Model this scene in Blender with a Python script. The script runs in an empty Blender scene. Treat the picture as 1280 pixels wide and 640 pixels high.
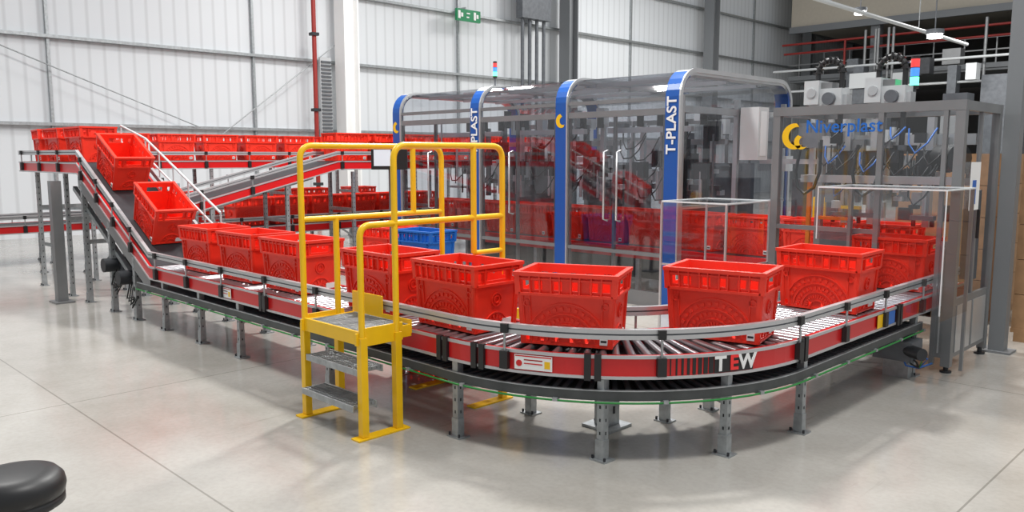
import bpy, math, random
from mathutils import Vector, Matrix, Euler
random.seed(7)
S=bpy.context.scene
S.view_settings.view_transform='Standard'
S.view_settings.look='None'
# ---------------------------------------------------------------- materials
def mat(name,col,rough=.5,metal=0,var=0,scale=8,bump=0,emit=None,es=1,spec=.5):
    m=bpy.data.materials.new(name); m.use_nodes=True
    nt=m.node_tree; b=nt.nodes['Principled BSDF']
    b.inputs['Roughness'].default_value=rough; b.inputs['Metallic'].default_value=metal
    b.inputs['Specular IOR Level'].default_value=spec
    b.inputs['Base Color'].default_value=(*col,1)
    if var or bump:
        tc=nt.nodes.new('ShaderNodeTexCoord'); n=nt.nodes.new('ShaderNodeTexNoise')
        n.inputs['Scale'].default_value=scale; n.inputs['Detail'].default_value=6
        nt.links.new(tc.outputs['Object'],n.inputs['Vector'])
        if var:
            r=nt.nodes.new('ShaderNodeValToRGB')
            r.color_ramp.elements[0].position=.3; r.color_ramp.elements[1].position=.7
            r.color_ramp.elements[0].color=(*[c*(1-var) for c in col],1)
            r.color_ramp.elements[1].color=(*[min(1,c*(1+var*.6)) for c in col],1)
            nt.links.new(n.outputs['Fac'],r.inputs['Fac']); nt.links.new(r.outputs['Color'],b.inputs['Base Color'])
        if bump:
            bp=nt.nodes.new('ShaderNodeBump'); bp.inputs['Strength'].default_value=bump
            nt.links.new(n.outputs['Fac'],bp.inputs['Height']); nt.links.new(bp.outputs['Normal'],b.inputs['Normal'])
    if emit:
        b.inputs['Emission Color'].default_value=(*emit,1); b.inputs['Emission Strength'].default_value=es
    return m
def glass(name,tint,gl=.12):
    m=bpy.data.materials.new(name); m.use_nodes=True; nt=m.node_tree; nt.nodes.clear()
    o=nt.nodes.new('ShaderNodeOutputMaterial'); t=nt.nodes.new('ShaderNodeBsdfTransparent')
    t.inputs['Color'].default_value=(*tint,1)
    g=nt.nodes.new('ShaderNodeBsdfGlossy'); g.inputs['Roughness'].default_value=.04
    tc=nt.nodes.new('ShaderNodeTexCoord'); n=nt.nodes.new('ShaderNodeTexNoise'); n.inputs['Scale'].default_value=1.3
    bp=nt.nodes.new('ShaderNodeBump'); bp.inputs['Strength'].default_value=.12
    nt.links.new(tc.outputs['Object'],n.inputs['Vector']); nt.links.new(n.outputs['Fac'],bp.inputs['Height']); nt.links.new(bp.outputs['Normal'],g.inputs['Normal'])
    lw=nt.nodes.new('ShaderNodeLayerWeight'); lw.inputs['Blend'].default_value=.3
    ma=nt.nodes.new('ShaderNodeMath'); ma.operation='MULTIPLY_ADD'
    ma.inputs[1].default_value=.5; ma.inputs[2].default_value=gl*.3
    mx=nt.nodes.new('ShaderNodeMixShader')
    nt.links.new(lw.outputs['Fresnel'],ma.inputs[0]); nt.links.new(ma.outputs[0],mx.inputs[0])
    nt.links.new(t.outputs[0],mx.inputs[1]); nt.links.new(g.outputs[0],mx.inputs[2]); nt.links.new(mx.outputs[0],o.inputs[0])
    return m
M={}
M['crate']=mat('crate_red_plastic',(.86,.038,.016),.42,var=.08,scale=5)
M['red']=mat('conveyor_red_paint',(.60,.012,.014),.28)
M['ered']=mat('letter_red',(.9,.03,.03),.4)
M['galv']=mat('galvanised_steel',(.40,.42,.43),.45,.7,var=.2,scale=20)
M['alu']=mat('aluminium',(.62,.63,.64),.35,.75,var=.06,scale=6)
M['rail']=mat('guide_rail_grey',(.50,.50,.51),.32,.4)
M['steel']=mat('cabinet_steel',(.25,.255,.26),.4,.5,var=.1,scale=3)
M['dark']=mat('dark_metal',(.035,.037,.042),.5,.3,var=.2)
M['mid']=mat('machine_grey',(.14,.15,.165),.5,.3,var=.2)
M['ret']=mat('return_frame_grey',(.075,.08,.082),.45,.4,var=.2)
M['light']=mat('machine_light_grey',(.55,.57,.58),.45)
M['black']=mat('black_plastic',(.012,.012,.013),.45)
M['roller']=mat('zinc_roller',(.36,.36,.38),.30,.85)
M['yel']=mat('yellow_paint',(.88,.52,.006),.35,var=.05)
M['blue']=mat('blue_frame_paint',(.010,.085,.36),.3)
M['blue2']=mat('blue_plastic',(.01,.13,.5),.4)
M['white']=mat('white_paint',(.85,.85,.84),.5)
M['green']=mat('green_cable',(.02,.22,.04),.5)
M['pipe']=mat('red_pipe_paint',(.30,.02,.015),.4)
M['card']=mat('cardboard',(.34,.20,.10),.8,var=.2)
M['orange']=mat('orange_part',(.75,.2,.02),.5)
M['glass']=glass('polycarbonate_smoked',(.70,.72,.76),.45)
M['gclear']=glass('polycarbonate_clear',(.86,.88,.90),.30)
M['gon']=mat('beacon_green',(.02,.6,.15),.3,emit=(.1,1,.4),es=4)
M['ron']=mat('beacon_red',(.6,.03,.03),.3,emit=(1,.1,.1),es=.6)
M['bon']=mat('beacon_blue',(.03,.2,.7),.3,emit=(.1,.3,1),es=.8)
M['lamp']=mat('lamp_glow',(1,1,1),.5,emit=(1,.98,.94),es=10)
M['exitg']=mat('exit_sign_green',(.0,.20,.07),.4,emit=(0,.4,.15),es=.05)
M['screen']=mat('screen_glow',(.7,.75,.8),.3,emit=(.7,.8,.9),es=.3)
M['beige']=mat('beige_panel',(.50,.45,.37),.7,var=.04)
M['frost']=mat('frosted_panel',(.72,.75,.76),.4)
M['mid2']=mat('column_grey',(.20,.21,.22),.5,.2)
# ---------------------------------------------------------------- mesh builder
class MB:
    def __init__(s): s.v=[];s.f=[];s.m=[];s.ms=[];s.sm=[];s.e=0
    def mi(s,k):
        if k not in s.ms: s.ms.append(k)
        return s.ms.index(k)
    def poly(s,pts,faces,k,smooth=False):
        o=len(s.v); s.v+= [tuple(p) for p in pts]; i=s.mi(k)
        for f in faces: s.f.append([a+o for a in f]); s.m.append(i); s.sm.append(smooth)
    def hexa(s,p,k):
        s.poly(p,[(3,2,1,0),(4,5,6,7),(0,1,5,4),(1,2,6,5),(2,3,7,6),(3,0,4,7)],k)
    def box(s,x0,x1,y0,y1,z0,z1,k):
        s.e=(s.e+1)%7; e=s.e*.00025   # tiny per-part inset keeps faces from coinciding
        x0+=e;y0+=e;z1-=e;x1-=e;y1-=e
        s.hexa([(x0,y0,z0),(x1,y0,z0),(x1,y1,z0),(x0,y1,z0),(x0,y0,z1),(x1,y0,z1),(x1,y1,z1),(x0,y1,z1)],k)
    def beam(s,p,q,w,h,k,up=(0,0,1)):
        p=Vector(p);q=Vector(q);t=(q-p).normalized(); up=Vector(up)
        if abs(t.dot(up))>.99: up=Vector((0,1,0))
        a=t.cross(up).normalized()*w/2; b=a.cross(t).normalized()*h/2
        s.hexa([p-a-b,p+a-b,q+a-b,q-a-b,p-a+b,p+a+b,q+a+b,q-a+b],k)
    def tube(s,pts,r,k,n=10,closed=False):
        pts=[Vector(p) for p in pts]; N=len(pts); vs=[];fs=[]
        prev=None
        for i,p in enumerate(pts):
            if closed: t=pts[(i+1)%N]-pts[i-1]
            else: t=pts[min(i+1,N-1)]-pts[max(i-1,0)]
            t.normalize()
            if prev is None:
                u=Vector((0,0,1)) if abs(t.z)<.9 else Vector((1,0,0))
                a=t.cross(u).normalized()
            else:
                a=(prev-t*prev.dot(t)).normalized()
            prev=a; b=t.cross(a)
            for j in range(n):
                an=2*math.pi*j/n; vs.append(p+a*math.cos(an)*r+b*math.sin(an)*r)
        for i in range(N if closed else N-1):
            for j in range(n):
                a0=i*n+j;a1=i*n+(j+1)%n; b0=((i+1)%N)*n+j;b1=((i+1)%N)*n+(j+1)%n
                fs.append((a0,a1,b1,b0))
        s.poly(vs,fs,k,True)
        if not closed:
            s.poly(vs[:n],[tuple(range(n-1,-1,-1))],k); s.poly(vs[-n:],[tuple(range(n))],k)
    def cyl(s,p,q,r,k,n=14): s.tube([p,q],r,k,n)
    def sweep(s,path,l0,l1,z0,z1,k):
        vs=[];fs=[];N=len(path)
        for i in range(N):
            x,y,z=path[i]; nx,ny=normal(path,i)
            for l,zz in((l0,z0),(l1,z0),(l1,z1),(l0,z1)): vs.append((x+nx*l,y+ny*l,z+zz))
        for i in range(N-1):
            for j in range(4):
                a=i*4+j;b=i*4+(j+1)%4; fs.append((a,b,b+4,a+4))
        fs.append((3,2,1,0)); e=(N-1)*4; fs.append((e,e+1,e+2,e+3))
        s.poly(vs,fs,k)
    def obj(s,name,loc=(0,0,0),rot=(0,0,0),parent=None,bevel=0):
        me=bpy.data.meshes.new(name); me.from_pydata(s.v,[],s.f)
        for k in s.ms: me.materials.append(M[k])
        me.polygons.foreach_set('material_index',s.m); me.polygons.foreach_set('use_smooth',s.sm)
        me.update()
        return put(name,me,loc,rot,parent,bevel)
def put(name,me,loc=(0,0,0),rot=(0,0,0),parent=None,bevel=0):
    o=bpy.data.objects.new(name,me); o.location=loc; o.rotation_euler=rot
    S.collection.objects.link(o)
    if parent: o.parent=parent
    if bevel:
        b=o.modifiers.new('bevel','BEVEL'); b.width=bevel; b.segments=2; b.limit_method='ANGLE'
    return o
def text(name,body,size,loc,rot,k,parent,ext=.002,align='CENTER',bold=.015):
    c=bpy.data.curves.new(name,'FONT'); c.body=body; c.size=size; c.extrude=ext; c.align_x=align; c.align_y='CENTER'
    c.offset=size*bold
    c.materials.append(M[k]); return put(name,c,loc,rot,parent)
def normal(path,i):
    a=path[max(i-1,0)];b=path[min(i+1,len(path)-1)]
    tx,ty=b[0]-a[0],b[1]-a[1]; L=math.hypot(tx,ty); return ty/L,-tx/L
def resample(path,step,off=0):
    out=[];d=off;acc=0
    for i in range(len(path)-1):
        a=Vector(path[i]);b=Vector(path[i+1]);L=(b-a).length
        while d<=acc+L:
            p=a+(b-a)*((d-acc)/L); t=(b-a).normalized(); out.append((p,t)); d+=step
        acc+=L
    return out
def arc(cx,cy,R,a0,a1,z,n=24):
    return [(cx+R*math.cos(math.radians(a0+(a1-a0)*i/n)),cy+R*math.sin(math.radians(a0+(a1-a0)*i/n)),z) for i in range(n+1)]
# ---------------------------------------------------------------- room
b=MB(); b.box(-22,14,-8,50,-.1,0,'white'); floor=b.obj('floor')
m=bpy.data.materials.new('polished_concrete'); m.use_nodes=True; nt=m.node_tree; bs=nt.nodes['Principled BSDF']
tc=nt.nodes.new('ShaderNodeTexCoord')
def noise(sc,det,ro=.5,mapscale=None):
    n=nt.nodes.new('ShaderNodeTexNoise'); n.inputs['Scale'].default_value=sc; n.inputs['Detail'].default_value=det; n.inputs['Roughness'].default_value=ro
    if mapscale:
        mp=nt.nodes.new('ShaderNodeMapping'); mp.inputs['Scale'].default_value=mapscale; mp.inputs['Rotation'].default_value=(0,0,.5)
        nt.links.new(tc.outputs['Object'],mp.inputs['Vector']); nt.links.new(mp.outputs[0],n.inputs['Vector'])
    else: nt.links.new(tc.outputs['Object'],n.inputs['Vector'])
    return n
def ramp(src,p0,c0,p1,c1):
    r=nt.nodes.new('ShaderNodeValToRGB'); r.color_ramp.elements[0].position=p0; r.color_ramp.elements[1].position=p1
    r.color_ramp.elements[0].color=(*c0,1); r.color_ramp.elements[1].color=(*c1,1); nt.links.new(src,r.inputs['Fac']); return r
def mul(a,b_,f=1):
    mx=nt.nodes.new('ShaderNodeMixRGB'); mx.blend_type='MULTIPLY'; mx.inputs[0].default_value=f
    nt.links.new(a,mx.inputs[1]); nt.links.new(b_,mx.inputs[2]); return mx.outputs[0]
n1=noise(.7,9,.62); n3=noise(1.6,7,.7,(6,.5,1)); n4=noise(30,3,.6)
r1=ramp(n1.outputs['Fac'],.3,(.34,.32,.285),.72,(.51,.49,.455))
r3=ramp(n3.outputs['Fac'],.62,(1,1,1),.74,(.76,.75,.73))
r4=ramp(n4.outputs['Fac'],.3,(.92,.92,.92),.6,(1,1,1))
br=nt.nodes.new('ShaderNodeTexBrick'); br.inputs['Color1'].default_value=(1,1,1,1); br.inputs['Color2'].default_value=(.97,.97,.97,1)
br.inputs['Mortar'].default_value=(.5,.49,.47,1); br.offset=0; br.inputs['Scale'].default_value=1
br.inputs['Brick Width'].default_value=5.2; br.inputs['Row Height'].default_value=5.2; br.inputs['Mortar Size'].default_value=.006
mp=nt.nodes.new('ShaderNodeMapping'); mp.inputs['Location'].default_value=(1.2,3.4,0)
nt.links.new(tc.outputs['Object'],mp.inputs['Vector']); nt.links.new(mp.outputs[0],br.inputs['Vector'])
c=mul(r1.outputs[0],br.outputs['Color'],.8); c=mul(c,r3.outputs[0]); c=mul(c,r4.outputs[0])
nt.links.new(c,bs.inputs['Base Color']); bs.inputs['Specular IOR Level'].default_value=.75
r2=nt.nodes.new('ShaderNodeMapRange'); r2.inputs[3].default_value=.06; r2.inputs[4].default_value=.25
nt.links.new(n1.outputs['Fac'],r2.inputs[0]); nt.links.new(r2.outputs[0],bs.inputs['Roughness'])
floor.data.materials[0]=m
def cladding(name,axis):
    m=bpy.data.materials.new(name); m.use_nodes=True; nt=m.node_tree; bs=nt.nodes['Principled BSDF']
    tc=nt.nodes.new('ShaderNodeTexCoord'); w=nt.nodes.new('ShaderNodeTexWave'); w.bands_direction=axis; w.inputs['Scale'].default_value=.95
    w.wave_profile='SIN'
    nt.links.new(tc.outputs['Object'],w.inputs['Vector'])
    r=nt.nodes.new('ShaderNodeValToRGB'); r.color_ramp.elements[0].position=.0; r.color_ramp.elements[1].position=.2
    r.color_ramp.elements[0].color=(.60,.62,.64,1); r.color_ramp.elements[1].color=(.70,.725,.75,1)
    nt.links.new(w.outputs['Fac'],r.inputs['Fac']); nt.links.new(r.outputs['Color'],bs.inputs['Base Color'])
    bp=nt.nodes.new('ShaderNodeBump'); bp.inputs['Strength'].default_value=.2; nt.links.new(w.outputs['Fac'],bp.inputs['Height'])
    nt.links.new(bp.outputs['Normal'],bs.inputs['Normal']); bs.inputs['Roughness'].default_value=.5
    return m
M['clad']=cladding('white_cladding','Y')
b=MB(); b.box(-20.4,-20.2,-8,48,0,13,'clad'); b.obj('wall_left')
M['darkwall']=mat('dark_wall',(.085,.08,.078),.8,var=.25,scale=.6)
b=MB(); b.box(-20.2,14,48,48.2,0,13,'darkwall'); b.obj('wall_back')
b=MB()
for z in (2.5,4.4,6.3,8.2,10.1): b.box(-20.2,-20.02,-8,48,z-.035,z+.035,'galv')
for y in (-1,5.75,10.6,17.7,26.8,36.5): b.box(-20.2,-20.1,y-.03,y+.03,0,13,'galv')
b.obj('trim_1')
b=MB(); b.cyl((-19.9,4,4.4),(-19.9,9,2.5),.014,'galv'); b.cyl((-19.9,9.5,2.3),(-19.9,13,4.9),.014,'galv'); b.obj('wall_brace_rod')
for i,y in enumerate((3.8,13.1,22.4,31.8,41.1)):
    b=MB(); k='white' if i<2 else 'mid2'; x=-19.55; w=.24
    b.box(x-w,x+w,y-w,y-w+.05,0,13,k); b.box(x-w,x+w,y+w-.05,y+w,0,13,k); b.box(x-.04,x+.04,y-w,y+w,0,13,k)
    b.box(x-w-.05,x+w+.05,y-w-.05,y+w+.05,0,.03,k); b.obj('steel_column')
b=MB(); b.cyl((-19.6,12.1,0),(-19.6,12.1,13),.06,'pipe')
for z in range(1,12,2): b.box(-19.7,-19.5,12.0,12.2,z,z+.08,'dark')
b.obj('sprinkler_pipe')
b=MB()
for j in range(4): b.cyl((-19.7,20.2+j*.35,0),(-19.7,20.2+j*.35,13),.06,'mid')
b.box(-19.8,-19.5,20.0,21.4,6.4,7.4,'mid'); b.obj('conduit_riser')
b=MB(); b.box(-20.0,-19.9,12.45,12.8,2.2,4.5,'light')
for j in range(22): b.box(-19.92,-19.86,12.47,12.78,2.25+j*.1,2.30+j*.1,'mid')
b.obj('wall_louvre')
b=MB(); b.box(-19.7,-19.62,17.2,18.2,6.0,6.36,'exitg')
for y in (17.25,17.9): b.box(-19.62,-19.6,y,y+.09,6.06,6.3,'white'); b.box(-19.62,-19.6,y+.12,y+.2,6.12,6.24,'white')
b.box(-19.62,-19.6,17.6,17.74,6.22,6.26,'white');b.box(-19.62,-19.6,17.6,17.7,6.1,6.14,'white')
b.box(-20.2,-19.66,17.6,17.64,6.36,6.44,'galv'); b.obj('exit_sign')
b=MB(); b.box(-19,12,38,47.9,7.9,13,'beige'); b.box(-19,12,37.8,38,7.6,7.9,'mid2')
for x in (-15,-9,-3,3): b.box(x-.2,x+.2,38,38.4,0,7.9,'mid2')
b.box(-19,12,37.9,38.1,5.4,5.6,'mid2'); b.box(-19,12,38,47,5.3,5.4,'mid2')
for i in range(24): b.box(-18.5+i*1.2,-18.45+i*1.2,37.92,37.97,5.6,6.6,'steel')
for z in(6.1,6.6): b.box(-19,12,37.92,37.97,z,z+.05,'steel')
b.obj('mezzanine')
b=MB()
for z,y in ((7.0,37.2),(6.6,37.4)): b.cyl((-19,y,z),(12,y,z),.05,'pipe')
for x in (-16,-6): b.cyl((x,37.2,0),(x,37.2,7.0),.05,'pipe')
b.obj('red_pipework')
b=MB()
for i in range(44):
    x=-17+random.random()*22; y=33+random.random()*3.4; z=3.5+random.random()*2.6; w=.3+random.random()*.8
    b.box(x,x+w,y,y+.5,0 if i%3 else z-.6,z,random.choice(['mid','dark','dark','mid','light','steel']))
for i in range(16):
    x=-17+random.random()*22; b.cyl((x,35,0),(x,35,7),.06,'steel',8)
for z in (3.6,4.6,5.5): b.cyl((-18,34.5,z),(8,34.5,z),.05,'light',8)
b.obj('background_equipment')
b=MB(); b.cyl((-9,12,5.5),(-9,30.5,5.5),.055,'light')
for y in (14,20,26): b.cyl((-9,y,5.5),(-9,y,13),.012,'galv')
b.obj('overhead_conduit')
for (x,y,z) in ((-10.75,26,6.15),(-7.0,21.3,4.6),(-5.5,22.8,4.5),(-12.5,33,8.6)):
    b=MB(); b.cyl((x,y,z+.09),(x,y,z+.2),.2,'mid',18); b.cyl((x,y,z),(x,y,z+.09),.17,'lamp',18); b.cyl((x,y,z+.2),(x,y,13),.015,'mid'); b.obj('high_bay_lamp')
# ---------------------------------------------------------------- conveyor
HW=.37; ZC=.645; YC=3.70; XC=-2.67; CX,CY,R=-3.9,4.93,1.23
UX=-14.15; UZ=1.72
low=[(-8.75,YC,ZC),(CX,YC,ZC)]+arc(CX,CY,R,-90,0,ZC)[1:]+[(XC,8.2,ZC)]
up=[(UX,13,UZ),(UX,4.7,UZ)]+arc(UX+1.0,4.7,1.0,180,270,UZ,16)[1:]+[(-10.85,YC,UZ)]
inc=[(-10.85,YC,UZ),(-8.75,YC,ZC)]
def rails(b,path):
    for sgn in (1,-1):
        a=HW-.03 if sgn>0 else -HW; c=HW if sgn>0 else -HW+.03
        b.sweep(path,a,c,-.14,0,'red'); 
        e=c if sgn>0 else a
        for z0,z1 in((-.018,.001),(-.141,-.124)):
            b.sweep(path,e-.002 if sgn>0 else e-.010,e+.010 if sgn>0 else e+.002,z0,z1,'rail')
        for z0,z1 in((.095,.12),(.13,.155)):
            b.sweep(path,sgn*(HW-.01)-.018,sgn*(HW-.01)+.018,z0,z1,'rail')
        b.sweep(path,sgn*(HW-.01)-.010,sgn*(HW-.01)+.010,.118,.132,'mid')
def bracket(b,p,t,sg):
    n=Vector((t.y,-t.x,0)).normalized(); u=Vector((0,0,1)); q=p+n*sg*(HW+.018)
    b.beam(q-u*.12,q-u*.01,.055,.035,'black',up=n); b.cyl(q-u*.02,q+u*.15,.008,'galv',8); b.beam(q+u*.10,q+u*.155,.045,.03,'black',up=n)
def brackets(b,path,step,off,sides=(1,-1)):
    for p,t in resample(path,step,off):
        for sg in sides: bracket(b,p,t,sg)
b=MB()
rails(b,low)
b.sweep(low,-HW+.03,HW-.03,-.12,-.10,'dark')
for p,t in resample(low,.078,.04):
    n=Vector((t.y,-t.x,0)).normalized(); c=p-Vector((0,0,.028))
    b.cyl(c-n*(HW-.03),c+n*(HW-.03),.024,'roller',10)
brackets(b,low,.72,.2,(-1,))
for s in (.2,.95,1.7,2.5,3.3,4.1,5.2,5.92,6.72,7.4,8.1,8.9):
    for p,t in resample(low,99,s)[:1]: bracket(b,p,t,1)
for s in (2.45,4.80,5.05,5.62,6.78,8.4):
    for p,t in resample(low,99,s)[:1]:
        n=Vector((t.y,-t.x,0)).normalized(); u=Vector((0,0,1))
        for d in (-.03,.03):
            q=p+n*(HW+.008)+Vector((t.x,t.y,0))*d
            b.beam(q-u*.15,q+u*.01,.04,.03,'black',up=n)
def plaque(a0,a1,z0,z1,ro,k):
    P=[(CX+ro*math.cos(math.radians(x)),CY+ro*math.sin(math.radians(x))) for x in(a0-90,a1-90)]
    Q=[(CX+(ro-.004)*math.cos(math.radians(x)),CY+(ro-.004)*math.sin(math.radians(x))) for x in(a0-90,a1-90)]
    b.hexa([(*P[0],z0),(*P[1],z0),(*Q[1],z0),(*Q[0],z0),(*P[0],z1),(*P[1],z1),(*Q[1],z1),(*Q[0],z1)],k)
for i in range(8): plaque(52+i*1.25,52+i*1.25+.25+i*.12,ZC-.12,ZC-.02,R+HW+.003,'black')
for i in range(5): plaque(62+i*2,64+i*2,ZC-.121,ZC-.019,R+HW+.004,'black')
def leg(b,x,y,z1,w=.05,k='galv'):
    b.box(x-w/2,x+w/2,y-w/2,y-w/2+.006,0.008,z1,k); b.box(x-w/2,x-w/2+.006,y-w/2,y+w/2,.008,z1,k); b.box(x+w/2-.006,x+w/2,y-w/2,y+w/2,.008,z1,k)
    b.box(x-.06,x+.06,y-.05,y+.05,0,.01,k); b.box(x-w/2-.006,x+w/2+.006,y-w/2-.006,y+w/2,.01,.13,k)
    for sx in(-.045,.045): b.cyl((x+sx,y-.035,.01),(x+sx,y-.035,.03),.008,'dark',6)
    z=.16
    while z<z1-.05: b.box(x-.006,x+.006,y-w/2-.001,y-w/2,z,z+.02,'dark'); b.box(x+w/2,x+w/2+.001,y-.006,y+.006,z,z+.02,'dark'); z+=.08
def legpair(b,p,n,z1,zx):
    q=[p+n*s*(HW-.03) for s in(1,-1)]
    for a in q: leg(b,a.x,a.y,z1)
    b.beam((q[0].x,q[0].y,zx),(q[1].x,q[1].y,zx),.04,.05,'galv')
for x in (-8.45,-7.6,-6.8,-5.35,-3.85): legpair(b,Vector((x,YC,0)),Vector((0,-1,0)),ZC-.13,.34)
for a in (38,66): 
    r=math.radians(a-90); n=Vector((math.cos(r),math.sin(r),0)); legpair(b,Vector((CX,CY,0))+n*R,n,ZC-.13,.34)
for y in (5.0,7.0): legpair(b,Vector((XC,y,0)),Vector((1,0,0)),ZC-.13,.34)
b.box(-3.36,-3.24,4.14,4.26,.01,.92,'galv'); b.box(-3.42,-3.18,4.08,4.32,0,.02,'galv')
for z in (.1,.2,.3,.4,.5,.6,.7,.8): b.box(-3.245,-3.235,4.19,4.21,z,z+.05,'dark'); b.box(-3.31,-3.29,4.135,4.142,z,z+.05,'dark')
b.box(-3.33,-3.25,4.16,4.24,.92,1.06,'black'); b.cyl((-3.24,4.18,1.0),(-3.2,4.14,1.0),.026,'yel')
conv=b.obj('roller_conveyor')
for ch,a,k in (('T',63.4,'white'),('E',66.8,'ered'),('W',70.3,'white')):
    r=math.radians(a-90); Ro=R+HW+.007
    text('letter_'+ch,ch,.125,(CX+Ro*math.cos(r),CY+Ro*math.sin(r),ZC-.070),(math.pi/2,0,math.radians(a)),k,conv,.002,bold=.03)
def sticker(name,x,y,z,w,h,heading,k,parent,bar=None):
    b=MB(); b.box(-w/2,w/2,-.002,0,-h/2,h/2,k)
    if bar:
        b.box(-w/2+.004,w/2-.004,-.0032,-.002,h/2-.012,h/2-.004,bar)
        for i in range(2): b.box(-w/2+.06,w/2-.06,-.0035,-.002,h/2-.034-i*.022,h/2-.026-i*.022,bar)
        b.cyl((-w/2+.03,-.002,-.008),(-w/2+.03,-.0035,-.008),.02,bar,12)
        b.box(w/2-.05,w/2-.012,-.0035,-.002,-h/2+.015,h/2-.03,'yel')
    return b.obj(name,(x,y,z),(0,0,heading),parent)
r=math.radians(23-90);Ro=R+HW+.006
sticker('warning_label',CX+Ro*math.cos(r),CY+Ro*math.sin(r),ZC-.07,.24,.09,math.radians(23),'white',conv,'red')
sticker('warning_label',-7.0,YC-HW-.012,ZC-.07,.25,.09,0,'white',conv,'red')
sticker('instruction_label',XC+HW+.012,6.2,ZC-.07,.16,.1,math.pi/2,'yel',conv)
sticker('instruction_label',XC+HW+.012,6.38,ZC-.07,.16,.1,math.pi/2,'blue2',conv)
# lower return conveyor
b=MB(); LZ=.42; lowr=[(-9.1,YC,LZ),(CX,YC,LZ)]+arc(CX,CY,R,-90,0,LZ)[1:]+[(XC,7.1,LZ)]
b.sweep(lowr,-HW+.06,HW-.02,-.03,-.01,'dark')
b.sweep(lowr,HW-.01,HW+.01,-.045,.015,'ret'); b.sweep(lowr,-HW+.02,-HW+.045,-.045,.015,'ret')
b.sweep(lowr,HW-.012,HW+.012,.012,.018,'galv')
for p,t in resample(lowr,.06,.02):
    n=Vector((t.y,-t.x,0)).normalized(); b.beam(p-n*(HW-.06),p+n*(HW-.015),.03,.02,'mid')
b.tube([(x+normal(lowr,i)[0]*(HW+.02),y+normal(lowr,i)[1]*(HW+.02),z-.055) for i,(x,y,z) in enumerate(lowr)],.0065,'green',6)
for p,t in resample(lowr,.5,.3):
    n=Vector((t.y,-t.x,0)).normalized(); q=p-Vector((0,0,.05)); b.beam(q-n*HW,q+n*(HW+.03),.03,.02,'galv')
b.obj('return_conveyor')
# incline + upper
b=MB()
rails(b,inc); b.sweep(inc,-HW+.03,HW-.03,-.03,-.005,'dark'); brackets(b,inc,.55,.2)
b.sweep(inc,HW-.008,HW-.002,-.30,-.14,'steel'); b.sweep(inc,-HW,-HW+.01,-.30,-.14,'steel')
pth=[( -11.4,YC,2.20),(-10.6,YC,2.02),(-8.6,YC,1.18)]; l=-HW
b.tube([(x,y-l,z) for x,y,z in pth],.014,'light',8); b.tube([(x,y-l,z-.22) for x,y,z in pth],.012,'light',8)
for i in range(8):
    x=-11.4+i*.4; z=2.20-(.225*(x+11.4) if x<-10.6 else .18+.42*(x+10.6)); b.cyl((x,YC-l,z),(x,YC-l,z-.46),.010,'light',8)
for x,z in ((-10.75,1.5),(-9.9,1.05),(-9.2,.70)):
    for y in (YC-HW+.03,YC+HW-.03): leg(b,x,y,z,.06)
    b.beam((x,YC-HW,z*.5),(x,YC+HW,z*.5),.04,.05,'galv')
b.beam((-11.2,3.4,1.4),(-9.2,3.4,.35),.05,.05,'galv')
for x,z in ((-9.9,.55),(-9.45,.45)):
    b.box(x-.14,x+.14,3.42,3.72,z-.1,z+.1,'mid'); b.cyl((x,3.40,z),(x,3.25,z),.08,'dark'); b.cyl((x-.15,3.5,z),(x-.42,3.5,z),.07,'steel')
    for j in range(4): b.tube([(x+.05*j,3.38,z-.05),(x+.1+.05*j,3.3,z-.22-.03*j),(x+.3,3.35,z-.18)],.008,'black',6)
b.obj('incline_conveyor')
b=MB()
rails(b,up); b.sweep(up,-HW+.03,HW-.03,-.06,-.005,'dark'); brackets(b,up,.8,.3)
for y in (4.9,6.4,7.9,9.4,10.9,12.4):
    legpair(b,Vector((UX,y,0)),Vector((-1,0,0)),UZ-.13,1.1); b.beam((UX+.34,y,1.1),(UX+.34,y+1.4,.2),.03,.03,'galv')
for x,z in((-12.6,1.1),(-11.4,1.0)): legpair(b,Vector((x,YC,0)),Vector((0,-1,0)),UZ-.13,z)
legpair(b,Vector((-13.85,4.0,0)),Vector((-.7,-.7,0)),UZ-.13,1.0)
b.box(-11.06,-10.94,3.05,3.17,0,1.5,'steel'); b.box(-11.14,-10.86,3.0,3.22,0,.02,'steel')
b.obj('elevated_conveyor')
b=MB(); sp=[(-11.6,4.75,1.1),(-11.6,7.3,1.72),(-11.6,12,1.72)]
rails(b,sp); b.sweep(sp,-HW+.03,HW-.03,-.05,-.005,'dark'); b.sweep(sp[:2],-HW-.004,-HW,-.3,-.14,'light'); brackets(b,sp,.8,.3)
for y,z in ((5.2,1.05),(6.4,1.35),(7.6,1.55),(9.2,1.55),(10.8,1.55)): legpair(b,Vector((-11.6,y,0)),Vector((-1,0,0)),z,z*.6)
b.obj('spur_conveyor')
for X,y0,y1 in ((-15.5,-1,12),(-12.55,5.8,12.5)):
    b=MB(); pth=[(X,y0,.67),(X,y1,.67)]; rails(b,pth); b.sweep(pth,-HW+.03,HW-.03,-.06,-.005,'dark'); brackets(b,pth,.9,.3)
    y=y0+.4
    while y<y1: legpair(b,Vector((X,y,0)),Vector((-1,0,0)),.55,.3); y+=1.6
    if X<-15:
        b.box(-15.1,-14.8,2.1,2.5,.25,.6,'mid'); b.cyl((-14.8,2.2,.35),(-14.65,2.2,.35),.09,'dark'); b.box(-15.0,-14.9,2.2,2.3,0,.25,'galv')
    b.obj('roller_conveyor')
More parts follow.
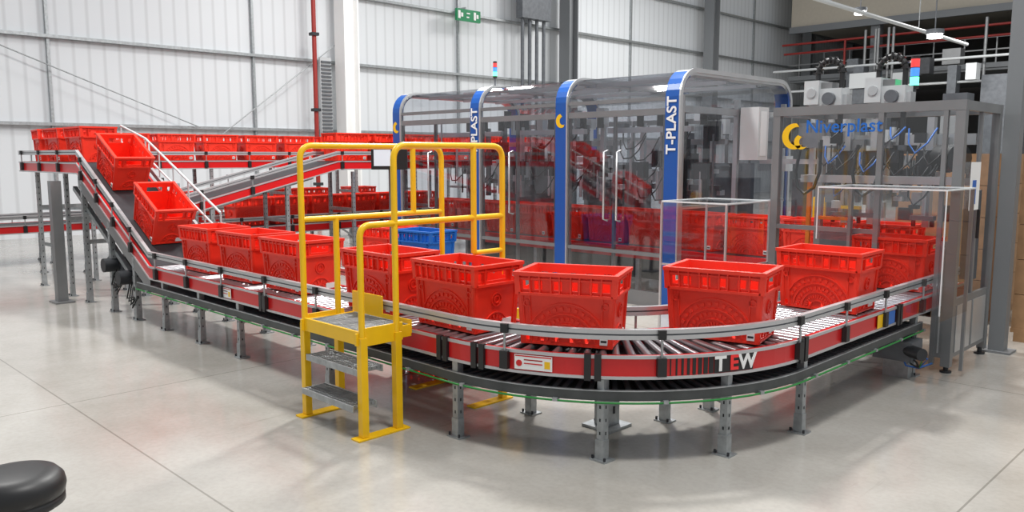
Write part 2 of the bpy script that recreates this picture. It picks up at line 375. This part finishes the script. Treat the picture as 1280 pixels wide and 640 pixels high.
# ---------------------------------------------------------------- crate
H=.45; TL,TW,BL,BW=.302,.203,.278,.181
b=MB()
def side(kind,flip):
    def P(u,v,off):
        hl=(BL+(TL-BL)*v) ; hw=(BW+(TW-BW)*v)
        if kind=='long': x,y=u*hl,-(hw+off)
        else: x,y=(hl+off),u*hw
        if flip: x,y=-x,-y
        return (x,y,v*H)
    def cell(u0,u1,v0,v1,o0=-.006,o1=0,k='crate'):
        b.hexa([P(u0,v0,o0),P(u1,v0,o0),P(u1,v0,o1),P(u0,v0,o1),P(u0,v1,o0),P(u1,v1,o0),P(u1,v1,o1),P(u0,v1,o1)],k)
    N=24 if kind=='long' else 14
    V=[0,.05,.12,.66,.70,.76,.88,.94,1]
    for i in range(N):
        u0=-1+2*i/N;u1=-1+2*(i+1)/N; uc=(u0+u1)/2
        for j in range(len(V)-1):
            hole=False
            if j==5:
                if kind=='long': hole=i in(1,2,4,5,9,10,13,14,18,19,21,22)
                else: hole=abs(uc)<.45 or i in (1,12)
            if j==1 and kind=='long': hole=i%4==1
            if not hole: cell(u0,u1,V[j],V[j+1])
    cell(-1.0,1.0,.95,1.0,-.002,.026); cell(-1.0,1.0,.895,.92,-.002,.014); cell(-1.0,1.0,.68,.72,-.002,.022)
    cell(-1,1,.0,.03,-.002,.006)
    R_=(-.99,-.75,-.54,-.30,-.12,.12,.30,.54,.75,.99) if kind=='long' else (-.98,-.6,.6,.98)
    for u in R_: cell(u-.014,u+.014,.70,.96,-.002,.019)
    for u in (-.97,.97): cell(u-.03,u+.03,0,.70,-.002,.012)
    for u in ((-.78,.78) if kind=='long' else ()): cell(u-.012,u+.012,.03,.68,-.002,.010)
    hlm=BL if kind=='long' else BW; dl=(TL-BL) if kind=='long' else (TW-BW)
    def ring(cx,cz,r,a0,a1,w=.008,h=.010,zmax=.66*H,um=.95):
        n=max(2,int((a1-a0)/12))
        for q in range(n):
            aa=[math.radians(a0+(a1-a0)*(q+e)/n) for e in(0,1)]
            pts=[];ok=True
            for off in (-.001,h):
                for rr,ai in ((r,0),(r+w,0),(r+w,1),(r,1)):
                    x=cx+rr*math.cos(aa[ai]); z=cz+rr*math.sin(aa[ai])
                    if z>zmax or z<0: ok=False
                    v=z/H; hl=hlm+dl*v
                    if abs(x/hl)>um: ok=False
                    pts.append(P(x/hl,v,off))
            if ok: b.hexa(pts,'crate')
    if kind=='long':
        for r in (.05,.115,.18,.245): ring(0,.015,r,4,176,um=.78)
        for a in range(10,172,12):
            for rr in (.075,.14,.205): ring(0,.015,rr,a,a+6,.022,um=.78)
        for sx in (-1,1):
            for r in(.016,): ring(sx*.245,.255,r,0,360,.007)
    else:
        for r in (.04,.10): ring(0,.02,r,6,174)
        for a in range(15,165,22): ring(0,.02,.065,a,a+9,.02)
        for r in(.02,.04): ring(0,.21,r,0,360,.007)
    if kind=='long' and not flip: cell(.76,.93,.05,.15,.0,.0135,'white'); cell(.78,.91,.085,.115,.0136,.0138,'dark')
    if kind=='short' and not flip: cell(.3,.75,.06,.16,.0,.0115,'white')
for k in('long','short'):
    for fl in(0,1): side(k,fl)
for sx in(-1,1):
    for sy in(-1,1):
        def q(v,e=.0): return (sx*(BL+(TL-BL)*v+e),sy*(BW+(TW-BW)*v+e),v*H)
        for v0,v1,e in((.0,.69,.009),(.69,.95,.022),(.95,1.0,.027)):
            a=q(v0,e);c=q(v1,e); d=.034
            x0,x1=sorted((a[0],a[0]-sx*d)); X0,X1=sorted((c[0],c[0]-sx*d)); y0,y1=sorted((a[1],a[1]-sy*d));Y0,Y1=sorted((c[1],c[1]-sy*d))
            b.hexa([(x0,y0,a[2]),(x1,y0,a[2]),(x1,y1,a[2]),(x0,y1,a[2]),(X0,Y0,c[2]),(X1,Y0,c[2]),(X1,Y1,c[2]),(X0,Y1,c[2])],'crate')
b.box(-BL,BL,-BW,BW,0,.008,'crate')
c0=b.obj('plastic_crate',(0,0,0)); cme=c0.data; bpy.data.objects.remove(c0)
def crate(x,y,z,rz=0,ry=0,name='plastic_crate'):
    return put(name,cme,(x,y,z),(0,math.radians(ry),math.radians(rz)))
zc=ZC+.002
for x in(-7.98,-7.12,-6.30,-5.02,-4.14): crate(x,YC,zc,random.uniform(-2,2))
def onarc(a): r=math.radians(a-90); return CX+R*math.cos(r),CY+R*math.sin(r)
x,y=onarc(29); crate(x,y,zc,26)
x,y=onarc(77); crate(x-.02,y,zc,14)
crate(XC,6.11,zc,2); crate(XC,7.5,zc,0)
sl=math.degrees(math.atan2(UZ-ZC,2.1))
def onincline(x): crate(x,YC,ZC+(-8.75-x)*(UZ-ZC)/2.1+.01,0,sl)
onincline(-9.35); onincline(-10.45)
crate(-11.45,YC,UZ+.003,0); crate(-12.35,YC,UZ+.003,0); crate(-13.1,3.72,UZ+.003,-8); crate(-13.85,4.25,UZ+.003,-50)
for i in range(10): crate(UX,5.1+i*.78,UZ+.003,90)
for i in range(6): crate(-11.6,7.7+i*.75,1.723,90)
for y in(2.9,6.2,7.0,7.8,8.6,9.4,10.6): crate(-15.5,y,.673,90)
for y in (6.4,7.1,7.8,8.5,9.2,9.9): crate(-12.55,y,.673,90)
put('plastic_crate',cme,(-5.06,4.3,.002),(0,0,.05))
bm=cme.copy(); bm.name='blue_crate'
for i,mm in enumerate(bm.materials):
    if mm==M['crate']: bm.materials[i]=M['blue2']
b=MB()
b.box(-8.9,-7.3,6.0,6.5,.42,.46,'steel')
for x in(-8.85,-7.35):
    for y in(6.05,6.45): b.box(x-.02,x+.02,y-.02,y+.02,0,.42,'steel')
b.obj('work_table')
put('plastic_crate',bm,(-7.75,6.25,.462),(0,0,.1)); crate(-8.5,6.25,.462,3)
# ---------------------------------------------------------------- crossover stairs
b=MB(); XL,XR=-4.92,-4.24; r=.021
def rr(p0,corner,p1,rad,n=7):
    p0,c,p1=map(Vector,(p0,corner,p1)); a=c+(p0-c).normalized()*rad; d=c+(p1-c).normalized()*rad
    return [a*(1-t)**2+c*2*t*(1-t)+d*t*t for t in [i/n for i in range(n+1)]]
YN,YM,YF1,YF=2.9,3.17,3.86,4.14; ZT=1.87; ZM=1.37
def hoop(x,y0,y1,z,yb=0): 
    pts=[Vector((x,y0,0))]+rr((x,y0,0),(x,y0,z),(x,y1,z),.10)+rr((x,y0,z),(x,y1,z),(x,y1,0),.10)+[Vector((x,y1,0))]
    b.tube(pts,r,'yel',12)
hoop(XL,YN,YF,ZT); hoop(XR,YM,YF,ZT)
pts=[Vector((XR,YN,0))]+rr((XR,YN,0),(XR,YN,ZM),(XR,YF,ZM),.08)+[Vector((XR,YF,ZM))]; b.tube(pts,r,'yel',12)
b.cyl((XL,YN,ZM),(XL,YF,ZM),.02,'yel')
b.cyl((XL,YM,0),(XL,YM,ZM),r,'yel',12); b.cyl((XL,YF1,ZM),(XL,YF1,ZT),r,'yel',12); b.cyl((XR,YF1,1.12),(XR,YF1,ZT),r,'yel',12)
b.cyl((XR,YF1,1.12),(XR,YF,1.12),.018,'yel')
for x in(XL,XR):
    for y in (YN,YM,YF): b.box(x-.025,x+.025,y-.025,y+.025,.012,.66,'yel')
    b.box(x-.045,x+.045,YN-.07,YM+.07,0,.012,'yel'); b.box(x-.045,x+.045,YF-.32,YF+.07,0,.012,'yel')
    b.box(x-.007,x+.007,YN,YM+.05,.60,.72,'yel')
def tread(z,y0,y1):
    b.box(XL+.03,XR-.03,y0,y0+.012,z-.045,z,'galv'); b.box(XL+.03,XR-.03,y1-.012,y1,z-.045,z,'galv')
    for i in range(22):
        x=XL+.05+i*(XR-XL-.1)/21; b.box(x-.003,x+.003,y0,y1,z-.03,z,'galv')
    for i in range(4):
        y=y0+(y1-y0)*(i+1)/5; b.box(XL+.03,XR-.03,y-.003,y+.003,z-.02,z-.003,'galv')
tread(.22,2.84,3.03); tread(.45,2.88,3.08)
tread(.69,2.90,3.29); b.box(XL,XR,2.88,2.90,.61,.70,'yel'); b.box(XL,XL+.36,3.29,3.30,.63,.84,'yel'); b.box(XL,XR,3.29,3.30,.63,.72,'yel')
tread(.45,4.18,4.36); tread(.69,4.10,4.3)
for x in(XL+.015,XR-.015): b.box(x-.01,x+.01,2.86,3.30,.61,.69,'yel'); b.box(x-.01,x+.01,4.08,4.36,.40,.66,'yel')
b.obj('crossover_stairs',bevel=.003)
# ---------------------------------------------------------------- packing machine (arched)
b=MB(); XS=(-10.6,-8.75,-7.1,-5.4); Y0,Y1,ZTT=8.0,10.7,2.8
def prof(y0,y1,z1,rad,n=7):
    L=[(y0,0)]
    for i in range(n+1):
        a=math.pi-math.pi/2*i/n; L.append((y0+rad+rad*math.cos(a),z1-rad+rad*math.sin(a)))
    for i in range(n+1):
        a=math.pi/2-math.pi/2*i/n; L.append((y1-rad+rad*math.cos(a),z1-rad+rad*math.sin(a)))
    L.append((y1,0)); return L
def arch(x0,x1,y0,y1,z1,rad,th,kf):
    O=prof(y0,y1,z1,rad); I=prof(y0+th,y1-th,z1-th,max(.02,rad-th))
    for i in range(len(O)-1):
        k=kf(i); (a,c),(d,e)=O[i],O[i+1];(f,g),(h,j)=I[i],I[i+1]
        b.hexa([(x0,a,c),(x0,f,g),(x0,h,j),(x0,d,e),(x1,a,c),(x1,f,g),(x1,h,j),(x1,d,e)],k)
for i,x in enumerate(XS):
    arch(x-.10,x+.09,Y0,Y1,ZTT,.32,.07,lambda i:'blue' if i<6 or i>12 else 'alu')
    arch(x+.09,x+.11,Y0-.01,Y1+.01,ZTT+.01,.33,.05,lambda i:'alu')
for i in range(3):
    x0,x1=XS[i]+.1,XS[i+1]-.1; xm=(x0+x1)/2
    P=prof(Y0+.02,Y1-.02,ZTT-.02,.30)
    for j in range(len(P)-1):
        (a,c),(d,e)=P[j],P[j+1]
        if j==0: c=.1
        b.poly([(x0,a,c),(x1,a,c),(x1,d,e),(x0,d,e)],[(0,1,2,3)],'glass',True)
    for y in (Y0+.04,Y1-.04):
        for z,h in((.06,.12),(2.3,.05),(2.45,.03),(.62,.03)): b.box(x0-.02,x1+.02,y-.03,y+.03,z-h/2,z+h,'steel')
        for x in (x0+.02,x1-.02,xm): b.box(x-.02,x+.02,y-.02,y+.02,.1,2.3,'steel')
    for y in(Y0+.6,Y0+1.35,Y0+2.1): b.box(x0,x1,y-.02,y+.02,ZTT-.1,ZTT-.05,'alu')
    for dx in((-.1,.1) if i==2 else (-.08,)):
        b.tube([(xm+dx,Y0+.03,1.0),(xm+dx,Y0-.05,1.02),(xm+dx,Y0-.05,1.85),(xm+dx,Y0+.03,1.87)],.013,'alu',8)
for i in range(3):
    x0,x1=XS[i]+.2,XS[i+1]-.2
    b.box(x0,x1,10.2,10.3,.1,1.7,'mid'); b.box(x0,x1,9.3,10.2,.1,.5,'dark')
    for z,y in((1.95,9.5),(2.1,8.7),(1.35,9.4),(1.6,9.9)): b.box(x0,x1,y,y+.07,z,z+.07,'alu' if z>1.9 else 'mid')
    for j in range(4):
        x=x0+.1+j*(x1-x0-.3)/3; b.box(x,x+.07,9.3,9.36,1.15,2.25,random.choice(['mid','dark','alu']))
        b.box(x-.06,x+.14,9.2,9.32,1.5+.15*(j%3),1.72+.15*(j%3),'dark'); b.cyl((x+.03,9.22,1.2),(x+.03,9.22,1.6),.022,'alu',8)
        b.cyl((x+.03,9.26,2.2),(x+.03,9.26,2.42),.05,'black',10)
    for j in range(30):
        x=random.uniform(x0,x1-.2); y=random.uniform(9.3,10.2); z=random.uniform(1.15,2.3); s=random.uniform(.04,.18)
        b.box(x,x+s,y,y+.12,z,z+random.uniform(.05,.3),random.choice(['mid','dark','light','alu','steel','light','dark']))
    for j in range(12):
        x=random.uniform(x0,x1); y=random.uniform(8.6,10.0); z=random.uniform(1.2,1.6); b.cyl((x,y,z),(x,y,z+random.uniform(.3,.9)),random.uniform(.008,.025),random.choice(['alu','mid','black','alu']),8)
    for j in range(8):
        x=random.uniform(x0,x1-.4); z=random.uniform(1.45,2.2); b.tube([(x,8.9,z),(x+.04,8.85,z-.16),(x+.13,8.8,z-.25),(x+.25,8.8,z-.24),(x+.34,8.85,z-.14),(x+.38,8.95,z+.05)],.009,'black',6)
for y in(Y0+.1,Y0+1.35,Y1-.12): b.box(-5.38,-5.32,y-.03,y+.03,.05,2.5,'alu')
b.box(-5.38,-5.32,Y0,Y1,2.3,2.38,'alu'); b.box(-5.38,-5.32,Y0,Y1,1.18,1.22,'alu')
b.poly([(-5.3,Y0+.1,1.2),(-5.3,Y1-.1,1.2),(-5.3,Y1-.1,2.7),(-5.3,Y0+.1,2.7)],[(0,1,2,3)],'gclear')
b.box(-5.3,-5.05,9.35,9.6,1.75,2.4,'light'); b.box(-5.3,-5.1,10.2,10.4,1.6,1.8,'light')
b.box(-5.05,-5.045,9.4,9.55,1.8,2.35,'frost')
for x,y in((-4.6,9.9),(-4.2,9.9),(-4.6,10.4)): b.box(x-.03,x+.03,y-.03,y+.03,0,2.5,'alu')
b.box(-5.3,-4.0,9.87,9.93,2.3,2.36,'alu'); b.box(-5.3,-4.0,9.87,9.93,1.7,1.76,'alu')
b.box(-4.7,-4.3,9.7,9.85,1.9,2.2,'mid'); b.box(-4.25,-4.05,9.7,9.86,1.2,1.75,'dark'); b.cyl((-4.9,9.8,1.9),(-4.9,9.8,2.4),.05,'dark')
b.box(-5.0,-4.4,10.2,10.5,.1,1.5,'mid'); b.box(-4.5,-4.35,9.75,9.8,.9,1.3,'yel')
b.box(-10.9,-3.0,8.45,8.5,.5,.65,'red'); b.box(-10.9,-3.0,9.15,9.2,.5,.65,'red'); b.box(-10.9,-3.0,8.5,9.15,.58,.65,'dark')
for x in (-10.2,-8,-6.2,-4.7,-3.8): 
    for y in(8.5,9.15): b.box(x-.03,x+.03,y-.03,y+.03,0,.5,'galv')
pm=b.obj('packing_machine')
for i,x in enumerate(XS):
    if i in(1,3): text('vertical_lettering','T-PLAST',.18,(x,Y0-.012,2.15),(math.pi/2,-math.pi/2,0),'white',pm,bold=.02)
    else:
        bb=MB(); r_=.09; n=14
        for q in range(n):
            a0=math.radians(100+q*200/n);a1=math.radians(100+(q+1)*200/n)
            bb.poly([(x+r_*math.cos(a0),Y0-.004,2.25+r_*math.sin(a0)),(x+r_*math.cos(a1),Y0-.004,2.25+r_*math.sin(a1)),(x+.03+r_*.6*math.cos(a1),Y0-.004,2.25+r_*.6*math.sin(a1)),(x+.03+r_*.6*math.cos(a0),Y0-.004,2.25+r_*.6*math.sin(a0))],[(0,1,2,3)],'yel')
        bb.obj('emblem',parent=pm)
x=-10.25
while x<-3.2:
    crate(x,8.83,.653,random.uniform(-3,3)); x+=.68 if x<-5.8 else .74
def tower(name,x,y,z,s=1,cols=('gon','bon','ron')):
    b=MB(); b.cyl((x,y,z),(x,y,z+.14*s),.016*s,'mid'); zz=z+.14*s
    b.cyl((x,y,zz),(x,y,zz+.03),.034*s,'black'); zz+=.03
    for c in cols: b.cyl((x,y,zz),(x,y,zz+.065*s),.032*s,c,16); b.cyl((x,y,zz+.065*s),(x,y,zz+.07*s),.034*s,'black',16); zz+=.07*s
    b.cyl((x,y,zz),(x,y,zz+.02),.03*s,'black'); b.obj(name)
tower('signal_tower',-8.75,8.4,2.801,.9)
# ---------------------------------------------------------------- bagging cabinet
b=MB(); A0,A1,B0,B1,ZT2=-3.77,-2.11,7.25,8.28,2.25
b.box(A0,A1,B0,B0+.07,ZT2-.08,ZT2,'steel'); b.box(A0,A1,B1-.06,B1,ZT2-.08,ZT2,'steel'); b.box(A0+.001,A0+.06,B0+.05,B1-.05,ZT2-.08,ZT2-.002,'steel'); b.box(A1-.06,A1-.001,B0+.05,B1-.05,ZT2-.08,ZT2-.002,'steel')
for x,y,w in((A0,B0,.075),(A1-.08,B0,.08),(A0,B1-.07,.07),(A1-.07,B1-.07,.07),(-2.80,B0,.05),(-2.28,B0,.04)):
    b.box(x+.002,x+w-.002,y+.002,y+w,.05,ZT2-.06,'steel')
for x,y in((A1-.04,B0+.04),(A1-.04,B1-.06),(A0+.04,B0+.04)): b.cyl((x,y,0.01),(x,y,.06),.02,'dark'); b.cyl((x,y,0),(x,y,.015),.045,'dark')
for x0,x1 in((A0+.07,-2.8),(-2.75,-2.28),(-2.24,A1-.08)): b.poly([(x0,B0+.03,1.1),(x1,B0+.03,1.1),(x1,B0+.03,2.17),(x0,B0+.03,2.17)],[(0,1,2,3)],'gclear')
b.poly([(A1-.03,B0+.08,.62),(A1-.03,B1-.08,.62),(A1-.03,B1-.08,2.17),(A1-.03,B0+.08,2.17)],[(0,1,2,3)],'gclear')
b.box(A0+.07,-2.75,B0+.005,B0+.05,1.12,1.16,'steel')
b.box(-2.27,A1-.075,B0+.012,B0+.04,.12,1.1,'steel'); b.box(-2.22,A1-.095,B0+.004,B0+.012,.16,.5,'alu'); b.box(-2.22,A1-.095,B0+.004,B0+.012,.56,1.05,'alu')
b.box(A1-.04,A1-.012,B0+.08,B1-.07,.12,.62,'steel'); b.box(A1-.012,A1-.004,B0+.12,B0+.50,.16,.56,'alu'); b.box(A1-.012,A1-.004,B0+.56,B1-.12,.16,.56,'alu')
b.box(A1-.045,A1-.015,B0+.5,B0+.54,.62,2.2,'steel')
b.box(A1-.01,A1+.015,B0+.49,B0+.51,1.1,1.35,'black')
b.box(-3.65,-2.25,8.05,8.13,1.9,2.0,'alu'); b.box(-3.65,-2.25,7.62,7.69,1.55,1.62,'alu')
for x in(-3.35,-3.1,-2.6): 
    b.box(x-.03,x+.03,7.95,8.03,1.15,2.15,'alu'); b.box(x-.06,x+.06,7.86,7.96,1.6,1.85,'dark'); b.cyl((x,7.9,1.25),(x,7.9,1.6),.02,'alu',8)
    b.box(x-.1,x+.1,7.84,7.94,1.22,1.26,'mid')
    for sx in(-.08,.08): b.cyl((x+sx,7.89,1.16),(x+sx,7.89,1.22),.02,'black',8)
for i in range(80):
    x=random.uniform(-3.65,-2.35);y=random.uniform(7.9,8.2);z=random.uniform(1.2,2.05); s=random.uniform(.02,.12)
    b.box(x,x+s,y,y+.06,z,z+random.uniform(.03,.16),random.choice(['mid','dark','light','alu','black','steel','dark','dark']))
for j in range(24):
    x=random.uniform(-3.6,-2.5);z=random.uniform(1.5,2.1); d=random.uniform(.1,.3)
    b.tube([(x,7.8,z),(x+.02,7.75,z-d*.6),(x+d*.4,7.72,z-d),(x+d*.8,7.75,z-d*.6),(x+d,7.85,z)],.008,random.choice(['black','black','dark','dark','blue2']),6)
b.cyl((-2.50,7.95,1.78),(-2.30,7.80,1.78),.12,'black',20); b.cyl((-2.50,7.95,1.78),(-2.29,7.79,1.78),.045,'light',16)
b.box(-3.62,-3.58,7.7,7.74,.9,1.6,'orange'); b.box(-3.5,-3.2,7.72,7.76,1.19,1.22,'orange'); b.box(-3.3,-3.12,7.75,7.8,1.3,1.33,'yel')
b.box(-3.65,-3.1,8.1,8.2,.1,1.05,'mid'); b.box(-2.3,-2.2,8.0,8.15,.7,1.5,'mid')
for x,y in((-3.55,7.95),(-3.0,8.05)):
    b.box(x-.16,x+.16,y-.1,y+.1,ZT2,ZT2+.2,'light'); b.box(x-.2,x-.05,y-.13,y+.1,ZT2+.05,ZT2+.28,'light'); b.cyl((x+.05,y-.1,ZT2+.1),(x+.05,y-.15,ZT2+.1),.06,'mid')
    b.cyl((x-.12,y-.13,ZT2+.16),(x-.12,y-.145,ZT2+.16),.045,'alu')
    b.box(x+.08,x+.2,y-.06,y+.06,ZT2,ZT2+.14,'alu'); b.box(x-.05,x+.06,y-.08,y+.08,ZT2+.2,ZT2+.26,'steel')
    pts=[(x-.12,y,ZT2+.2),(x-.12,y,ZT2+.33)]+[(x+.0-.12*math.cos(math.pi*i/8),y,ZT2+.36+.12*math.sin(math.pi*i/8)) for i in range(9)]+[(x+.12,y,ZT2+.2),(x+.12,y,1.6)]
    b.tube(pts,.026,'black',8)
    for i in range(9):
        an=math.pi*i/8; c_=Vector((x-.12*math.cos(an),y,ZT2+.36+.12*math.sin(an))); rv=Vector((-math.cos(an),0,math.sin(an)))
        b.beam(c_-rv*.034,c_+rv*.034,.014,.06,'black',up=(0,1,0))
    pts=[(x-.1,7.6,1.9),(x-.12,7.55,1.65),(x-.08,7.52,1.5),(x,7.5,1.44),(x+.08,7.52,1.5),(x+.12,7.55,1.65),(x+.1,7.6,1.95)]; b.tube(pts,.016,'black',8)
b.box(-2.5,-2.3,7.9,8.1,ZT2,ZT2+.1,'mid')
cab=b.obj('bagging_cabinet')
text('front_lettering','Niverplast',.165,(-3.10,B0-.006,2.06),(math.pi/2,0,0),'blue2',cab,bold=.008)
bb=MB(); n=16; x,z=-3.55,1.98
for cx_,cz_,r2_,a_s,a_e in((x,z,.12,80,300),(x+.07,z-.05,.07,120,320)):
    for q in range(n):
        a0=math.radians(a_s+q*(a_e-a_s)/n);a1=math.radians(a_s+(q+1)*(a_e-a_s)/n)
        bb.poly([(cx_+r2_*math.cos(a0),B0-.004,cz_+r2_*math.sin(a0)),(cx_+r2_*math.cos(a1),B0-.004,cz_+r2_*math.sin(a1)),(cx_+.03+r2_*.72*math.cos(a1),B0-.004,cz_+r2_*.72*math.sin(a1)),(cx_+.03+r2_*.72*math.cos(a0),B0-.004,cz_+r2_*.72*math.sin(a0))],[(0,1,2,3)],'yel')
bb.obj('emblem',parent=cab)
bb=MB(); bb.box(-2.105,-2.1,7.45,7.70,1.35,1.75,'white'); bb.box(-2.1,-2.098,7.5,7.6,1.4,1.6,'blue2'); bb.obj('notice',parent=cab)
tower('signal_tower',-2.85,8.2,2.26,1.2)
# guards
b=MB(); g0,g1,gy0,gy1,gz=-2.98,-2.0,6.55,7.22,1.54
b.box(g0,g1,gy0,gy1,gz,gz+.008,'gclear')
for a in(((g0,gy0),(g1,gy0)),((g1,gy0),(g1,gy1)),((g0,gy0),(g0,gy1)),((g0,gy1),(g1,gy1))):
    (x0,y0),(x1,y1)=a; b.beam((x0,y0,gz+.006),(x1,y1,gz+.006),.010,.012,'frost')
b.poly([(g0,gy0,1.12),(g1,gy0,1.12),(g1,gy0,gz),(g0,gy0,gz)],[(0,1,2,3)],'gclear')
b.poly([(g1,gy0,.55),(g1,gy1,.55),(g1,gy1,gz),(g1,gy0,gz)],[(0,1,2,3)],'gclear')
b.poly([(XC+HW+.06,gy0,.6),(g1,gy0,.6),(g1,gy0,1.12),(XC+HW+.06,gy0,1.12)],[(0,1,2,3)],'gclear')
for x,y in((g0,gy0),(g1,gy0)): b.beam((x,y,.6 if x==g1 else 1.12),(x,y,gz),.008,.008,'frost')
b.box(g1-.03,g1-.005,gy1-.01,gy1+.02,.05,gz,'steel'); b.box(g0-.02,g0+.01,gy1-.02,gy1+.03,.7,gz,'steel')
b.obj('machine_guard')
b=MB(); g0,g1,gy0,gy1,gz=-4.55,-3.85,6.6,7.4,1.36
b.box(g0,g1,gy0,gy1,gz,gz+.008,'gclear')
for a in(((g0,gy0),(g1,gy0)),((g1,gy0),(g1,gy1)),((g0,gy0),(g0,gy1)),((g0,gy1),(g1,gy1))):
    (x0,y0),(x1,y1)=a; b.beam((x0,y0,gz+.006),(x1,y1,gz+.006),.012,.014,'frost')
for x in(g0,g1):
    for y in(gy0,gy1): b.box(x-.010,x+.010,y-.010,y+.010,0,gz,'alu')
b.box(g0,g1,gy0-.010,gy0+.010,.75,.77,'alu'); b.box(g1-.010,g1+.010,gy0,gy1,.75,.77,'alu')
for P in ([(g0,gy0),(g1,gy0)],[(g1,gy0),(g1,gy1)],[(g0,gy0),(g0,gy1)]):
    (x0,y0),(x1,y1)=P; b.poly([(x0,y0,.77),(x1,y1,.77),(x1,y1,gz),(x0,y0,gz)],[(0,1,2,3)],'gclear')
b.obj('machine_guard')
b=MB(); b.box(-2.55,-2.25,6.75,7.0,.16,.32,'mid'); b.cyl((-2.3,6.8,.25),(-2.15,6.7,.25),.05,'dark')
for j in range(5): b.tube([(-2.4,6.9,.24),(-2.3+.04*j,6.8,.12+.02*j),(-2.25,6.95,.08),(-2.2,7.1,.1)],.008,random.choice(['black','green','blue2']),6)
b.box(-2.5,-2.3,6.85,6.95,.0,.16,'galv'); b.obj('drive_motor')
b=MB(); b.box(-2.12,-1.99,8.36,8.49,0,5.2,'mid2'); b.box(-2.18,-1.93,8.32,8.55,0,.02,'mid2'); b.obj('steel_post')
for (x,y) in((-3.0,10.3),(-1.6,9.6)):
    b=MB(); b.box(x-.5,x+.5,y-.6,y+.6,.09,.13,'card')
    for j in(-.42,0,.42): b.box(x+j-.05,x+j+.05,y-.6,y+.6,0,.09,'card')
    for lz in range(5):
        for i in range(2):
            for j in range(3): b.box(x-.5+i*.5+.005,x+i*.5-.005,y-.6+j*.4+.005,y-.2+j*.4-.005,.13+lz*.34,.13+lz*.34+.335,'card')
    b.obj('cardboard_box_pallet')
b=MB(); b.box(-7.45,-7.41,5.5,5.54,0,1.65,'mid'); b.box(-7.55,-7.31,5.4,5.64,0,.02,'mid')
ob=b.obj('operator_monitor')
b=MB(); b.box(-.2,.2,-.02,.02,-.13,.13,'black'); b.box(-.17,.02,-.023,-.02,-.09,.09,'screen'); b.obj('screen',(-7.43,5.5,1.78),(0,0,math.radians(45)),ob)
b=MB()
for i in range(4): b.box(-12.6,-12.1,4.35+i*.18,4.52+i*.18,.24*(i+1)-.02,.24*(i+1),'galv')
for x in(-12.62,-12.08): b.beam((x,4.3,0),(x,5.1,1.0),.03,.08,'galv'); b.box(x-.02,x+.02,5.05,5.1,0,1.4,'galv')
b.obj('step_ladder')
b=MB(); cx,cy=-3.47,.77
n=36;vs=[];fs=[];prf=[(0,.60),(.10,.60),(.15,.59),(.172,.565),(.178,.535),(.172,.505),(.165,.50),(.172,.495),(.172,.47),(.15,.455),(0,.455)]
for r_,z in prf:
    for j in range(n): a=2*math.pi*j/n; vs.append((cx+r_*math.cos(a),cy+r_*math.sin(a),z))
for i in range(len(prf)-1):
    for j in range(n): fs.append((i*n+j,i*n+(j+1)%n,(i+1)*n+(j+1)%n,(i+1)*n+j))
b.poly(vs,fs,'black',True); b.cyl((cx,cy,.08),(cx,cy,.46),.03,'alu')
for j in range(5):
    a=2*math.pi*j/5; b.beam((cx,cy,.09),(cx+.22*math.cos(a),cy+.22*math.sin(a),.07),.04,.03,'black'); b.cyl((cx+.22*math.cos(a),cy+.22*math.sin(a)-.01,.027),(cx+.22*math.cos(a),cy+.22*math.sin(a)+.01,.027),.027,'black')
b.obj('stool')
# ---------------------------------------------------------------- lights
w=bpy.data.worlds.new('world'); S.world=w; w.use_nodes=True
w.node_tree.nodes['Background'].inputs[0].default_value=(.93,.965,1,1); w.node_tree.nodes['Background'].inputs[1].default_value=.54
def area(x,y,z,sx,sy,e,rot=(0,0,0),c=(1,.985,.96)):
    l=bpy.data.lights.new('bay_light','AREA'); l.shape='RECTANGLE'; l.size=sx; l.size_y=sy; l.energy=e; l.color=c
    o=bpy.data.objects.new('bay_light',l); o.location=(x,y,z); o.rotation_euler=rot; S.collection.objects.link(o)
area(-7,8,8.5,.8,.8,880); area(-1.5,3,8.5,1.2,1.2,420); area(-11,2,8.5,1.2,1.2,520); area(-4,14,8.5,1.5,1.5,500)
area(-15,12,8.5,1.5,1.5,450); area(-14,24,10,3,3,900); area(3,9,8.5,1.5,1.5,200); area(-8,30,7.3,3,2,500)
# ---------------------------------------------------------------- camera
cam=bpy.data.cameras.new('camera'); co=bpy.data.objects.new('camera',cam); S.collection.objects.link(co)
cam.sensor_width=36; cam.lens=36*1020/1280; co.location=(0,0,1.8)
p=math.atan(125/1020); co.rotation_euler=(math.pi/2-p,0,math.radians(45)); S.camera=co
